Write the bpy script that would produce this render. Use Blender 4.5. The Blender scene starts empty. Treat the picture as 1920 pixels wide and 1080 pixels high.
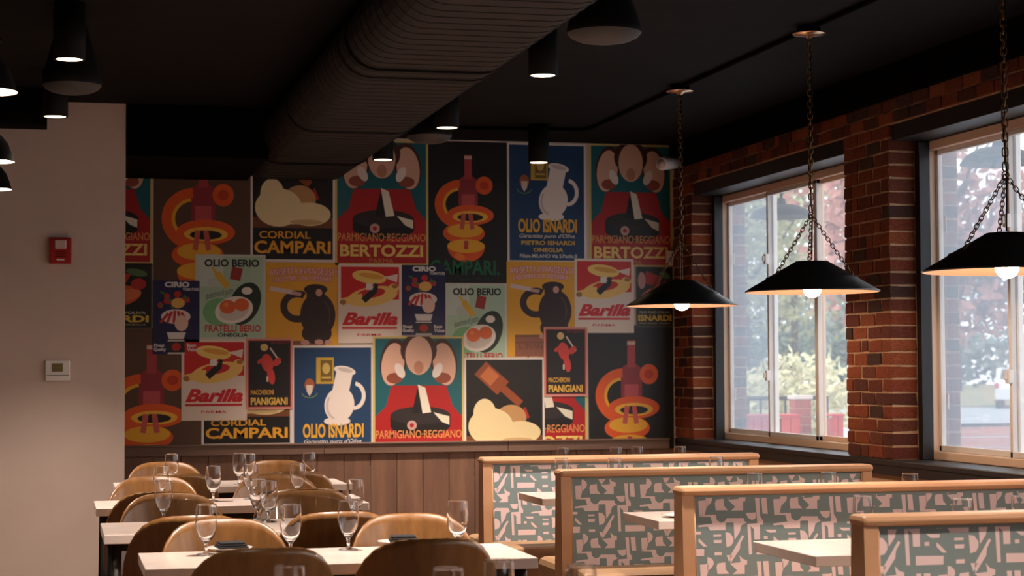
import bpy, bmesh, math, random
from mathutils import Vector, Matrix
random.seed(7)
scene = bpy.context.scene
COL = scene.collection
PI = math.pi

# ------------------------------------------------------------------ camera
F, EYE = 3500.0, 1.40
VPX, VPY, ROLL = 105.0, 699.0, 0.005
PSI = math.atan((960 - VPX) / F)
TH = math.atan((VPY - 540) / math.hypot(F, 960 - VPX))
fw = Vector((math.sin(PSI) * math.cos(TH), math.cos(PSI) * math.cos(TH), math.sin(TH)))
rt0 = Vector((math.cos(PSI), -math.sin(PSI), 0))
up0 = rt0.cross(fw)
rt = rt0 * math.cos(ROLL) - up0 * math.sin(ROLL)
up = up0 * math.cos(ROLL) + rt0 * math.sin(ROLL)
CAM = Vector((0, 0, EYE))
cd = bpy.data.cameras.new('camera'); co = bpy.data.objects.new('camera', cd); COL.objects.link(co)
M = Matrix.Identity(4)
for i in range(3):
    M[i][0] = rt[i]; M[i][1] = up[i]; M[i][2] = -fw[i]; M[i][3] = CAM[i]
co.matrix_world = M
cd.sensor_width = 36.0; cd.lens = F / 1920 * 36.0
cd.clip_start = 0.05; cd.clip_end = 400
cd.dof.use_dof = True; cd.dof.focus_distance = 9.0; cd.dof.aperture_fstop = 4.5
scene.camera = co

# ------------------------------------------------------------------ world, exposure
vs = scene.view_settings
vs.view_transform = 'Standard'; vs.look = 'None'; vs.gamma = 1.0; vs.use_curve_mapping = False
vs.exposure = 0.17
world = bpy.data.worlds.new('sky'); scene.world = world; world.use_nodes = True
bg = world.node_tree.nodes['Background']
bg.inputs['Color'].default_value = (0.93, 0.96, 1.0, 1); bg.inputs['Strength'].default_value = 2.35
K_CAN, K_BULB = 400.0, 290.0          # lamp strengths used by the lamp builders below

def ray(x, y): return fw + rt * ((x - 960) / F) - up * ((y - 540) / F)
def at_y(x, y, Y): d = ray(x, y); return CAM + d * (Y / d.y)
def at_x(x, y, X): d = ray(x, y); return CAM + d * (X / d.x)
def at_z(x, y, Z): d = ray(x, y); return CAM + d * ((Z - EYE) / d.z)

YW, R, ZC = 14.2, 4.80, 3.2         # back wall, brick wall, ceiling
YL = 12.715                         # white partition wall

# ------------------------------------------------------------------ materials
def lin(c):
    return tuple(((v / 255) / 12.92 if v / 255 <= 0.04045 else ((v / 255 + 0.055) / 1.055) ** 2.4) for v in c) + (1,)
MATS = {}
def mat(name, col, rough=0.5, metal=0.0, emit=None, estr=0, noise=None, bump=0, bscale=40, trans=0, rnd=None, spec=0.5, coat=0):
    if name in MATS: return MATS[name]
    m = bpy.data.materials.new(name); m.use_nodes = True; MATS[name] = m
    nt = m.node_tree; b = nt.nodes['Principled BSDF']
    b.inputs['Base Color'].default_value = lin(col); b.inputs['Roughness'].default_value = rough
    b.inputs['Metallic'].default_value = metal; b.inputs['Specular IOR Level'].default_value = spec
    b.inputs['Coat Weight'].default_value = coat
    if trans: b.inputs['Transmission Weight'].default_value = trans; b.inputs['IOR'].default_value = 1.45
    if emit: b.inputs['Emission Color'].default_value = lin(emit); b.inputs['Emission Strength'].default_value = estr
    tc = nt.nodes.new('ShaderNodeTexCoord')
    if noise:                       # (second colour, scale vector, sharpness) mottling / grain
        c2, sc = noise
        mp = nt.nodes.new('ShaderNodeMapping'); mp.inputs['Scale'].default_value = sc
        oi = nt.nodes.new('ShaderNodeObjectInfo')
        ad = nt.nodes.new('ShaderNodeVectorMath'); ad.operation = 'ADD'
        ml = nt.nodes.new('ShaderNodeMath'); ml.operation = 'MULTIPLY'; ml.inputs[1].default_value = 37.0
        nt.links.new(oi.outputs['Random'], ml.inputs[0])
        nt.links.new(tc.outputs['Object'], mp.inputs['Vector'])
        nt.links.new(mp.outputs[0], ad.inputs[0]); nt.links.new(ml.outputs[0], ad.inputs[1])
        nz = nt.nodes.new('ShaderNodeTexNoise'); nz.inputs['Scale'].default_value = 1; nz.inputs['Detail'].default_value = 6
        nz.inputs['Roughness'].default_value = 0.6
        nt.links.new(ad.outputs[0], nz.inputs['Vector'])
        rp = nt.nodes.new('ShaderNodeValToRGB')
        rp.color_ramp.elements[0].position = 0.32; rp.color_ramp.elements[1].position = 0.68
        rp.color_ramp.elements[0].color = lin(col); rp.color_ramp.elements[1].color = lin(c2)
        nt.links.new(nz.outputs['Fac'], rp.inputs[0])
        out = rp.outputs[0]
        if rnd:                     # per-piece colour: list of colours picked by object random, multiplied in
            rr = nt.nodes.new('ShaderNodeValToRGB'); rr.color_ramp.interpolation = 'CONSTANT'
            els = rr.color_ramp.elements
            while len(els) < len(rnd): els.new(0.5)
            for i, c in enumerate(rnd): els[i].position = i / len(rnd); els[i].color = lin(c)
            nt.links.new(oi.outputs['Random'], rr.inputs[0])
            mx = nt.nodes.new('ShaderNodeMix'); mx.data_type = 'RGBA'; mx.blend_type = 'MULTIPLY'; mx.inputs[0].default_value = 1.0
            nt.links.new(rr.outputs[0], mx.inputs[6]); nt.links.new(out, mx.inputs[7]); out = mx.outputs[2]
        nt.links.new(out, b.inputs['Base Color'])
    if bump:
        n2 = nt.nodes.new('ShaderNodeTexNoise'); n2.inputs['Scale'].default_value = bscale; n2.inputs['Detail'].default_value = 4
        nt.links.new(tc.outputs['Object'], n2.inputs['Vector'])
        bp = nt.nodes.new('ShaderNodeBump'); bp.inputs['Strength'].default_value = bump; bp.inputs['Distance'].default_value = 0.01
        nt.links.new(n2.outputs['Fac'], bp.inputs['Height']); nt.links.new(bp.outputs[0], b.inputs['Normal'])
    return m

def mix_glass(name, gloss, haze, col):
    """thin sheet: mostly clear, a little mirror, a translucent share that paints in the milky haze"""
    m = bpy.data.materials.new(name); m.use_nodes = True; MATS[name] = m; nt = m.node_tree
    for n in list(nt.nodes): nt.nodes.remove(n)
    N = nt.nodes.new; L = nt.links.new
    o = N('ShaderNodeOutputMaterial'); t = N('ShaderNodeBsdfTransparent'); g = N('ShaderNodeBsdfGlossy'); g.inputs['Roughness'].default_value = .02
    tr = N('ShaderNodeBsdfTranslucent'); tr.inputs['Color'].default_value = lin(col)
    m1 = N('ShaderNodeMixShader'); m1.inputs[0].default_value = haze; L(t.outputs[0], m1.inputs[1]); L(tr.outputs[0], m1.inputs[2])
    m2 = N('ShaderNodeMixShader'); m2.inputs[0].default_value = gloss; L(m1.outputs[0], m2.inputs[1]); L(g.outputs[0], m2.inputs[2])
    L(m2.outputs[0], o.inputs[0]); return m

m_black = mat('black_paint', (15, 14, 14), 0.7, spec=.2)
m_ceil = mat('ceiling_black_paint', (20, 19, 19), 0.85, spec=.12, noise=((14, 13, 13), (1.2, 6, 1)), bump=0.15, bscale=9)
m_soffit = mat('soffit_black', (5, 5, 5), 0.9, spec=.06)
m_duct = mat('duct_black_metal', (30, 28, 28), 0.6, spec=.2)
m_wall = mat('white_wall_paint', (206, 186, 174), 0.8, noise=((214, 194, 182), (1.5, 1.5, 1.5)), bump=0.05, bscale=120)
m_tanwall = mat('tan_wall_paint', (205, 165, 130), 0.7)
m_floor = mat('floor_wood', (70, 46, 32), 0.4, noise=((92, 62, 42), (6, 0.6, 1)))
m_mortar = mat('mortar', (196, 158, 124), 0.95, noise=((166, 128, 98), (14, 14, 14)), bump=0.6, bscale=90)
m_brick = mat('brick_clay', (255, 246, 236), 0.85, noise=((178, 158, 146), (9, 9, 9)), bump=0.7, bscale=60,
              rnd=[(164, 80, 42), (146, 66, 36), (124, 56, 34), (170, 90, 48), (84, 52, 42), (154, 72, 38), (132, 70, 44), (104, 50, 34)])
m_plank = mat('stained_pine', (128, 92, 70), 0.6, noise=((98, 68, 52), (9, 9, 1.1)), bump=0.1, bscale=50)
m_rail = mat('stained_pine_rail', (124, 96, 80), 0.55, noise=((104, 78, 64), (1.1, 9, 9)))
m_trim = mat('charcoal_trim_paint', (34, 33, 36), 0.45)
m_vinyl = mat('window_vinyl', (226, 196, 172), 0.45)
m_white = mat('white_plastic', (232, 226, 222), 0.4)
m_glass = mix_glass('window_pane', 0.06, 0.10, (225, 232, 240))  # haze share: milky window glare put into the pane
m_screen = mix_glass('insect_screen', 0.01, 0.25, (170, 180, 190))
m_quartz = mat('white_quartz', (238, 224, 216), 0.18, noise=((226, 210, 202), (5, 5, 5)))
m_ply = mat('bent_plywood', (146, 102, 58), 0.35, noise=((120, 82, 44), (26, 26, 1.2)), coat=0.25)
m_tan = mat('tan_booth_vinyl', (200, 156, 118), 0.42, noise=((188, 142, 106), (4, 4, 4)))
m_seat = mat('booth_seat_vinyl', (176, 140, 104), 0.4, noise=((164, 128, 92), (4, 4, 4)))
m_sage = mat('fabric_sage', (126, 144, 146), 0.85, bump=0.1, bscale=500)
m_pink = mat('fabric_pale_pink', (230, 208, 210), 0.8)
m_goblet = mat('clear_glass', (255, 255, 255), 0.0, trans=1.0)
m_iron = mat('black_iron', (30, 28, 27), 0.5, 0.3)
m_shade = mat('pendant_black_enamel', (26, 27, 29), 0.38)
m_copper = mat('pendant_inner_copper', (150, 112, 92), 0.4)
m_chain = mat('antique_brass', (120, 86, 52), 0.4, 0.9)
m_brass = mat('polished_canopy_metal', (214, 176, 140), 0.22, 0.9)
m_bulb = mat('glowing_bulb', (255, 225, 190), 0.3, emit=(255, 224, 192), estr=K_BULB)
m_lens = mat('can_lamp_lens', (255, 230, 200), 0.3, emit=(255, 216, 170), estr=9.0)
m_grille = mat('speaker_grille', (54, 51, 50), 0.6)
m_red = mat('alarm_red', (170, 24, 22), 0.4)
m_napkin = mat('black_napkin', (26, 27, 30), 0.9)
m_plate = mat('white_china', (236, 228, 222), 0.2)
m_lcd = mat('thermostat_screen', (120, 112, 70), 0.3)
m_strobe = mat('strobe_lens', (210, 190, 180), 0.1)

# ------------------------------------------------------------------ helpers
def link(name, me, parent=None, loc=None):
    o = bpy.data.objects.new(name, me); COL.objects.link(o)
    if parent: o.parent = parent
    if loc is not None: o.location = loc
    return o
def tag(o, label=None, cat=None, group=None, kind=None):
    if label: o['label'] = label
    if cat: o['category'] = cat
    if group: o['group'] = group
    if kind: o['kind'] = kind
    return o
def thing(name, label, cat, loc=(0, 0, 0), rz=0.0, group=None):
    o = link(name, None, None, loc); o.rotation_euler = (0, 0, rz)
    o.empty_display_size = 0.05
    return tag(o, label, cat, group)

class MB:
    def __init__(s): s.v = []; s.f = []; s.mi = []; s.mats = []; s.smooth = []
    def m(s, material):
        if material not in s.mats: s.mats.append(material)
        return s.mats.index(material)
    def add(s, vs_, fs, mi=0, smooth=False):
        k = len(s.v); s.v += [tuple(p) for p in vs_]
        for f in fs: s.f.append(tuple(i + k for i in f)); s.mi.append(mi); s.smooth.append(smooth)
        return s
    def box(s, x0, x1, y0, y1, z0, z1, c=0.0, mi=0):
        if c <= 0:
            s.add([(x, y, z) for z in (z0, z1) for y in (y0, y1) for x in (x0, x1)],
                  [(0, 2, 3, 1), (4, 5, 7, 6), (0, 1, 5, 4), (2, 6, 7, 3), (0, 4, 6, 2), (1, 3, 7, 5)], mi)
        else:
            bm = bmesh.new(); bmesh.ops.create_cube(bm, size=1)
            for v in bm.verts:
                v.co = Vector((x0 if v.co.x < 0 else x1, y0 if v.co.y < 0 else y1, z0 if v.co.z < 0 else z1))
            bmesh.ops.bevel(bm, geom=bm.edges[:], offset=c, segments=2, profile=0.5, affect='EDGES')
            bm.verts.index_update()
            s.add([v.co.copy() for v in bm.verts], [[v.index for v in f.verts] for f in bm.faces], mi)
            bm.free()
        return s
    def lathe(s, prof, seg=24, mi=0, closed=False, smooth=True, c=(0, 0, 0)):
        n = len(prof); k = []
        for r, z in prof:
            for i in range(seg):
                a = 2 * PI * i / seg; k.append((c[0] + r * math.cos(a), c[1] + r * math.sin(a), c[2] + z))
        fs = []
        for j in range(n if closed else n - 1):
            j2 = (j + 1) % n
            for i in range(seg):
                i2 = (i + 1) % seg
                fs.append((j * seg + i, j * seg + i2, j2 * seg + i2, j2 * seg + i))
        return s.add(k, fs, mi, smooth)
    def disc(s, r, z, seg=24, mi=0, c=(0, 0), flip=False):
        k = [(c[0] + r * math.cos(2 * PI * i / seg), c[1] + r * math.sin(2 * PI * i / seg), z) for i in range(seg)]
        f = tuple(range(seg))
        return s.add(k, [f[::-1] if flip else f], mi)
    def tube(s, pts, r, seg=8, mi=0, cap=True, closed=False):
        pts = [Vector(p) for p in pts]; n = len(pts); rr = r if isinstance(r, (list, tuple)) else [r] * n
        k = []; nrm = None
        for i, p in enumerate(pts):
            if closed: t = (pts[(i + 1) % n] - pts[i - 1]).normalized()
            else: t = (pts[min(i + 1, n - 1)] - pts[max(i - 1, 0)]).normalized()
            if nrm is None:
                nrm = t.cross(Vector((0, 0, 1)))
                if nrm.length < 1e-3: nrm = t.cross(Vector((1, 0, 0)))
            nrm = (nrm - t * nrm.dot(t)).normalized(); b = t.cross(nrm)
            for j in range(seg):
                a = 2 * PI * j / seg; k.append(p + (nrm * math.cos(a) + b * math.sin(a)) * rr[i])
        fs = []
        for i in range(n if closed else n - 1):
            i2 = (i + 1) % n
            for j in range(seg):
                j2 = (j + 1) % seg; fs.append((i * seg + j, i * seg + j2, i2 * seg + j2, i2 * seg + j))
        if cap and not closed:
            fs.append(tuple(range(seg))[::-1]); fs.append(tuple((n - 1) * seg + j for j in range(seg)))
        return s.add(k, fs, mi, True)
    def mesh(s, name, material=None):
        me = bpy.data.meshes.new(name); me.from_pydata(s.v, [], s.f)
        for mm in (s.mats or [material]): me.materials.append(mm)
        me.polygons.foreach_set('material_index', s.mi); me.polygons.foreach_set('use_smooth', s.smooth)
        me.update(); return me
    def build(s, name, material, parent=None, loc=None): return link(name, s.mesh(name, material), parent, loc)

def copy_tree(o, parent=None):
    c = o.copy(); COL.objects.link(c); c.parent = parent
    for ch in o.children: copy_tree(ch, c)
    return c
def struct(o): o['kind'] = 'structure'; return o

# ------------------------------------------------------------------ room shell
XL, YB = -6.0, -4.0
struct(MB().box(XL, 5.25, YB, YW + .2, -.1, 0).build('floor', m_floor))
struct(MB().box(XL, 5.25, YB, YW + .2, ZC, ZC + .1).build('ceiling', m_ceil))
struct(MB().box(XL, 5.25, YW, YW + .2, 0, ZC).build('wall_back', m_wall))
struct(MB().box(XL, .446, YL, YL + .15, 0, ZC).build('wall_left', m_wall))
struct(MB().box(XL - .15, XL, YB, YW, 0, ZC).build('wall_far_left', m_wall))
struct(MB().box(XL, 5.25, YB - .15, YB, 0, ZC).build('wall_front', m_wall))
struct(MB().box(.45, 1.40, YL - .01, YW - .001, 2.85, ZC).build('trim_1', m_soffit))       # black bulkhead
# brick wall with window openings
OPEN = [(10.85, 13.76), (7.30, 10.21), (3.75, 6.66), (0.2, 3.1), (-3.4, -.5)]
ZS, ZH, ZB = .86, 2.85, 3.0
wall = MB()
edges = [YB] + [v for o_ in reversed(OPEN) for v in o_] + [YW]
for a, b in zip(edges[0::2], edges[1::2]): wall.box(R + .009, 5.25, a + .006, b - .006, ZS, ZH)
wall.box(R + .009, 5.25, YB, YW, ZH, ZB)
wr = struct(wall.build('wall_right', m_mortar))
struct(MB().box(R - .03, 5.25, YB, YW, ZB + .002, ZC).build('trim_2', m_soffit))           # black strip over the bricks
struct(MB().box(R + .012, 5.25, YB, YW, 0, ZS - .09).build('wall_right_lower', m_tanwall))
sl = MB(); sl.box(R - .022, R + .26, YB, YW - .06, ZS - .035, ZS, .006); sl.box(R - .015, 5.25, YB, YW - .05, ZS - .09, ZS - .035)
struct(sl.build('trim_3', m_trim))                                                        # black window ledge

# ------------------------------------------------------------------ bricks (pieces of wall_right)
def brick_mesh(i):
    rng = random.Random(i); bm = bmesh.new(); bmesh.ops.create_cube(bm, size=1)
    bmesh.ops.bevel(bm, geom=bm.edges[:], offset=.035, segments=1, affect='EDGES')
    for v in bm.verts: v.co += Vector((rng.uniform(-.02, .02), rng.uniform(-.025, .025), rng.uniform(-.05, .05)))
    me = bpy.data.meshes.new('brick'); bm.to_mesh(me); bm.free(); me.materials.append(m_brick); return me
BM_ = [brick_mesh(i) for i in range(6)]
def brick(x0, x1, y0, y1, z0, z1):
    o = link('brick', random.choice(BM_), wr, ((x0 + x1) / 2, (y0 + y1) / 2, (z0 + z1) / 2))
    o.scale = (x1 - x0, y1 - y0, z1 - z0)
    o.rotation_euler = (random.uniform(-.012, .012), 0, random.uniform(-.01, .01))
CH, G = .0796, .011
def course_row(y0, y1, z0, corner_lo=False, corner_hi=False, phase=0):
    """one course of face bricks from y1 (far) down to y0 (near)"""
    y = y1 - (0 if not corner_hi else 0)
    first = True
    while y > y0 + .02:
        L = random.choice([.215, .205, .205, .2, .105]) if not (first and phase) else .1
        if y - L < y0 + .045: L = y - y0
        lo = max(y - L, y0)
        depth = .17 if (corner_lo and lo <= y0 + .001) else .09
        jit = random.uniform(-.003, .004)
        brick(R + jit, R + depth, lo + (0 if lo <= y0 + .001 else G * .8), y - (0 if y >= y1 - .001 else G * .8), z0 + G / 2, z0 + CH - G / 2)
        y = lo; first = False
nc = 25
for k in range(nc):
    z0 = ZS + k * CH
    course_row(10.21, 10.85, z0, True, True, k % 2)         # pier between the windows
    course_row(13.76, YW - .002, z0, True, False, k % 2)    # strip beside the poster wall
for yj in (13.76, 10.21):                                   # outer reveals seen through the glass
    for k in range(1, 24):
        z0 = ZS + k * CH
        brick(5.115, 5.245, yj - .004, yj + .1, z0 + G / 2, z0 + CH - G / 2)
y = YW - .002
while y > 7.4:                                              # soldier band above the windows
    L = random.choice([.205, .2, .21, .1])
    for k in range(2):
        sh = .05 * k
        brick(R - .004 + random.uniform(-.003, .003), R + .09, y - L + G / 2 - sh if y - L > 7.3 else 7.3, min(y - G / 2 - sh + (.0), YW - .002), ZH + .0 + k * .0745 + G / 2, ZH + (k + 1) * .0745 - G / 2)
    y -= L

# ------------------------------------------------------------------ windows
def window(n, ya, yb, seen):
    """opening from ya (near) to yb (far); sashes slide along the wall"""
    lab = {1: 'window beside the poster wall', 2: 'window at the right edge'}.get(n, 'window outside the frame')
    w = link('window_%d' % n, None, None, (5.06, (ya + yb) / 2, ZS)); struct(w); w['label'] = 'beige framed sliding ' + lab
    h = (yb - ya) / 2; H = ZH - ZS
    # charcoal surround boards (jamb facing the camera, head board)
    MB().box(-.09, -.02, h - .06, h - .001, 0, H - .099, .004).build('jamb_board', m_trim, w)
    MB().box(-.02, .06, h - .022, h - .001, 0, H - .099, .003).build('jamb_board', m_trim, w)
    MB().box(-.09, .06, -h + .001, -h + .06, 0, H - .099, .004).build('jamb_board', m_trim, w)
    MB().box(-.235, .06, -h + .002, h - .002, H - .098, H - .001, .004).build('head_board', m_trim, w)
    y0, y1, z0, z1 = -h + .06, h - .022, .0005, H - .10
    MB().box(-.02, .06, y0, y1, z0, z0 + .05, .006).build('frame_rail', m_vinyl, w)
    MB().box(-.02, .06, y0, y1, z1 - .055, z1, .006).build('frame_rail', m_vinyl, w)
    MB().box(-.02, .06, y1 - .03, y1, z0 + .05, z1 - .055, .005).build('frame_stile', m_vinyl, w)
    MB().box(-.02, .06, y0, y0 + .03, z0 + .05, z1 - .055, .005).build('frame_stile', m_vinyl, w)
    # far sash, near sashes
    d1, d2 = 12.78 - (13.76 + 10.85) / 2, 11.90 - (13.76 + 10.85) / 2
    zb, zt = z0 + .05, z1 - .055
    def sash(a, b, x, name, m):
        MB().box(x, x + .03, a, b, zb, zb + .035, .004).build('sash_rail', m, w)
        MB().box(x, x + .03, a, b, zt - .03, zt, .004).build('sash_rail', m, w)
        MB().box(x, x + .032, b - .03, b, zb, zt, .004).build('sash_stile', m, w)
        MB().box(x, x + .032, a, a + .055, zb, zt, .004).build('sash_stile', m, w)
        MB().box(x + .012, x + .016, a + .05, b - .025, zb + .03, zt - .025).build('pane', m_glass, w)
    sash(d1 - .03, y1 - .03, .02, 'far', m_white)
    sash(d2 - .03, d1 + .02, -.015, 'mid', m_white)
    sash(y0 + .03, d2 + .02, .02, 'near', m_vinyl)
    MB().box(.052, .054, d1, y1 - .03, zb, zt).build('insect_screen', m_screen, w)
    if seen:
        for zz in (.455, 1.305):
            l = MB(); l.box(-.045, -.014, d1 - .03, d1 + .012, zz, zz + .075, .006); l.box(-.06, -.04, d1 - .02, d1 - .002, zz + .02, zz + .06, .004)
            l.build('latch', m_white, w)
        for zz in (.3, 1.35):
            MB().box(.045, .051, y1 - .10, y1 - .092, zz, zz + .09).build('screen_clip', m_white, w)
for i, (a, b) in enumerate(OPEN): window(i + 1, a, b, i < 2)

# ------------------------------------------------------------------ wainscot on the back wall
wain = link('wainscot', None, None, (.5, YW, 0)); struct(wain); wain['label'] = 'stained vertical board wainscot under the posters'
X0, n_pl = -.004, 21
pw = (R - .5) / n_pl
pm = MB().box(0, pw - .004, -.018, -.001, .002, .772, .002).mesh('plank', m_plank)
for i in range(n_pl): link('plank', pm, wain, (i * pw + .001, random.uniform(-.002, 0), 0))
for a, b in ((.446, 1.98), (1.983, 3.42), (3.423, R - .06)):
    MB().box(a - .5, b - .5, -.045, -.001, .772, .842, .003).build('rail_board', m_rail, wain)
    MB().box(a - .5, b - .5, -.058, -.001, .8425, .856, .003).build('rail_cap', m_rail, wain)
MB().box(-.05, .0, -.03, -.001, .0, .772, .003).build('end_post', m_rail, wain)

# ------------------------------------------------------------------ posters
PM = {}
def pmat(c):
    if c not in PM: PM[c] = mat('print_%d_%d_%d' % c, c, 0.42)
    return PM[c]
def ell(cx, cy, rx, ry, rot=0, a0=0, a1=360, n=28):
    r_ = math.radians(rot); out = []
    full = abs(a1 - a0) >= 360
    for i in range(n if full else n + 1):
        a = math.radians(a0 + (a1 - a0) * i / n); x, y = rx * math.cos(a), ry * math.sin(a)
        out.append((cx + x * math.cos(r_) - y * math.sin(r_), cy + x * math.sin(r_) + y * math.cos(r_)))
    return out
def rect(x0, y0, x1, y1): return [(x0, y0), (x1, y0), (x1, y1), (x0, y1)]
def rrect(cx, cy, w, h, rot=0):
    r_ = math.radians(rot); c, s = math.cos(r_), math.sin(r_)
    return [(cx + x * c - y * s, cy + x * s + y * c) for x, y in ((-w / 2, -h / 2), (w / 2, -h / 2), (w / 2, h / 2), (-w / 2, h / 2))]
def arcband(cx, cy, rx, ry, t, a0, a1, rot=0): return ell(cx, cy, rx, ry, rot, a0, a1) + ell(cx, cy, rx - t, ry - t, rot, a0, a1)[::-1]
def clip_poly(p, x0, y0, x1, y1):
    for ax, lim, sg in ((0, x0, 1), (0, x1, -1), (1, y0, 1), (1, y1, -1)):
        out = []
        for i in range(len(p)):
            a, b = p[i - 1], p[i]; ia, ib = (a[ax] - lim) * sg >= 0, (b[ax] - lim) * sg >= 0
            if ia != ib:
                t = (lim - a[ax]) / (b[ax] - a[ax]); out.append((a[0] + (b[0] - a[0]) * t, a[1] + (b[1] - a[1]) * t))
            if ib: out.append(b)
        p = out
        if len(p) < 3: return []
    return p
TXT = {}
def text_mesh(s, bold, shear):
    k = (s, bold, shear)
    if k not in TXT:
        cu = bpy.data.curves.new('lettering', 'FONT'); cu.body = s; cu.offset = bold; cu.shear = shear; cu.resolution_u = 3
        ob = bpy.data.objects.new('lettering', cu); me = bpy.data.meshes.new_from_object(ob)
        vs_ = [v.co.copy() for v in me.vertices]; fs = [tuple(p.vertices) for p in me.polygons]
        xs = [v.x for v in vs_]; ys = [v.y for v in vs_]
        TXT[k] = ([((v.x - min(xs)) / (max(xs) - min(xs)), (v.y - min(ys)) / (max(ys) - min(ys))) for v in vs_], fs)
        bpy.data.objects.remove(ob); bpy.data.curves.remove(cu); bpy.data.meshes.remove(me)
    return TXT[k]

Y_, Wt, Bk = (226, 190, 96), (232, 220, 210), (22, 18, 18)
RED, TEAL, NAVY = (176, 26, 28), (18, 96, 104), (24, 62, 100)
OR, YL_ = (232, 92, 26), (240, 176, 44)
PEACH, PEACH2 = (226, 178, 152), (150, 76, 54)
def d_cheese():   # 170 x 235
    S = [((214, 190, 110), rect(0, 0, 170, 235)), (TEAL, rect(4, 4, 166, 231)),
         (RED, [(4, 231), (4, 150), (24, 130), (34, 92), (136, 92), (148, 130), (166, 150), (166, 231)]),
         ((70, 36, 30), ell(38, 48, 25, 44, 8)), (PEACH, ell(37, 52, 21, 40, 8)), ((70, 36, 30), ell(132, 48, 25, 44, -8)), (PEACH, ell(133, 52, 21, 40, -8)),
         ((70, 36, 30), ell(85, 26, 34, 32)), (PEACH, ell(85, 36, 25, 36)), (PEACH2, ell(40, 78, 15, 10)), (PEACH2, ell(130, 78, 15, 10)),
         ((240, 226, 214), ell(50, 64, 8, 15, -25)), ((240, 226, 214), ell(120, 64, 8, 15, 25)), ((196, 136, 108), ell(85, 58, 9, 12)),
         (Bk, ell(88, 166, 56, 20)), (Bk, rect(32, 148, 144, 166)), ((44, 36, 36), ell(88, 148, 56, 17)),
         ((236, 226, 200), [(112, 142), (142, 150), (142, 166), (128, 160)]), (Bk, [(72, 144), (84, 90), (104, 142)]),
         ((238, 228, 206), [(83, 90), (97, 96), (108, 142), (92, 144)]), ((200, 160, 150), ell(72, 166, 9, 9)), (RED, ell(72, 166, 4, 4))]
    T = [('PARMIGIANO·REGGIANO', (5, 175, 165, 190), (226, 150, 84), .01, 0, 0), ('BERTOZZI', (9, 196, 160, 219), (238, 206, 112), .03, 0, 0), ('PARMA', (62, 222, 106, 231), (206, 140, 80), 0, 0, 0)]
    return 170, 235, S, T
def d_citrus(bgc=(20, 17, 17)):   # 147 x 265
    S = [(bgc, rect(0, 0, 147, 265)),
         ((150, 44, 52), rrect(74, 112, 36, 72)), ((150, 44, 52), ell(74, 78, 18, 14)), ((176, 60, 66), rrect(74, 48, 14, 46)), ((210, 180, 160), rrect(74, 30, 14, 6)),
         ((196, 80, 84), rrect(74, 112, 24, 26)),
         (OR, arcband(60, 118, 48, 46, 15, 95, 268)), (YL_, arcband(60, 118, 33, 31, 5, 100, 262)), (OR, ell(104, 82, 16, 17)), ((200, 58, 22), ell(104, 82, 8, 8)),
         (OR, ell(78, 138, 44, 19)), ((246, 186, 60), ell(78, 141, 33, 11)), ((30, 20, 18), ell(78, 142, 24, 7)),
         (OR, ell(66, 172, 39, 20)), (YL_, ell(68, 167, 33, 13)), ((206, 90, 80), rrect(64, 150, 8, 30, 8)), ((206, 90, 80), rrect(80, 150, 8, 30, -8)),
         (OR, ell(70, 196, 35, 30, 0, 0, 180)), (YL_, ell(70, 196, 35, 13)), ((190, 60, 60), rrect(70, 194, 8, 16, 4)), ((246, 130, 50), ell(58, 216, 10, 6, 20))]
    T = [('CAMPARI.', (3, 222, 132, 250), (18, 104, 62), .02, 0, 0), ("l'aperitivo", (48, 252, 120, 262), (16, 60, 40), 0, .3, 0)]
    return 147, 265, S, T
def d_cordial():   # 158 x 235
    CR, CR2 = (240, 218, 164), (196, 148, 94)
    S = [(Wt, rect(0, 0, 158, 235)), (Bk, rect(4, 4, 154, 231)), ((120, 70, 34), rect(4, 152, 154, 172)),
         (CR2, ell(92, 118, 30, 26)), (CR, ell(52, 134, 44, 36)), (CR, ell(110, 146, 40, 22)), (CR, ell(40, 108, 22, 28)), (CR, rect(30, 140, 130, 165)), ((210, 176, 120), ell(104, 161, 30, 5)),
         ((150, 72, 36), rrect(54, 40, 60, 34, 42)), ((196, 110, 60), rrect(50, 36, 28, 26, 42)), ((150, 72, 36), rrect(92, 74, 50, 15, 42)), ((176, 40, 30), rrect(122, 108, 5, 22, -20))]
    T = [('CORDIAL', (16, 178, 112, 192), (238, 168, 44), .02, 0, 0), ('CAMPARI', (7, 196, 150, 220), (238, 168, 44), .03, 0, 0)]
    return 158, 235, S, T
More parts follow.
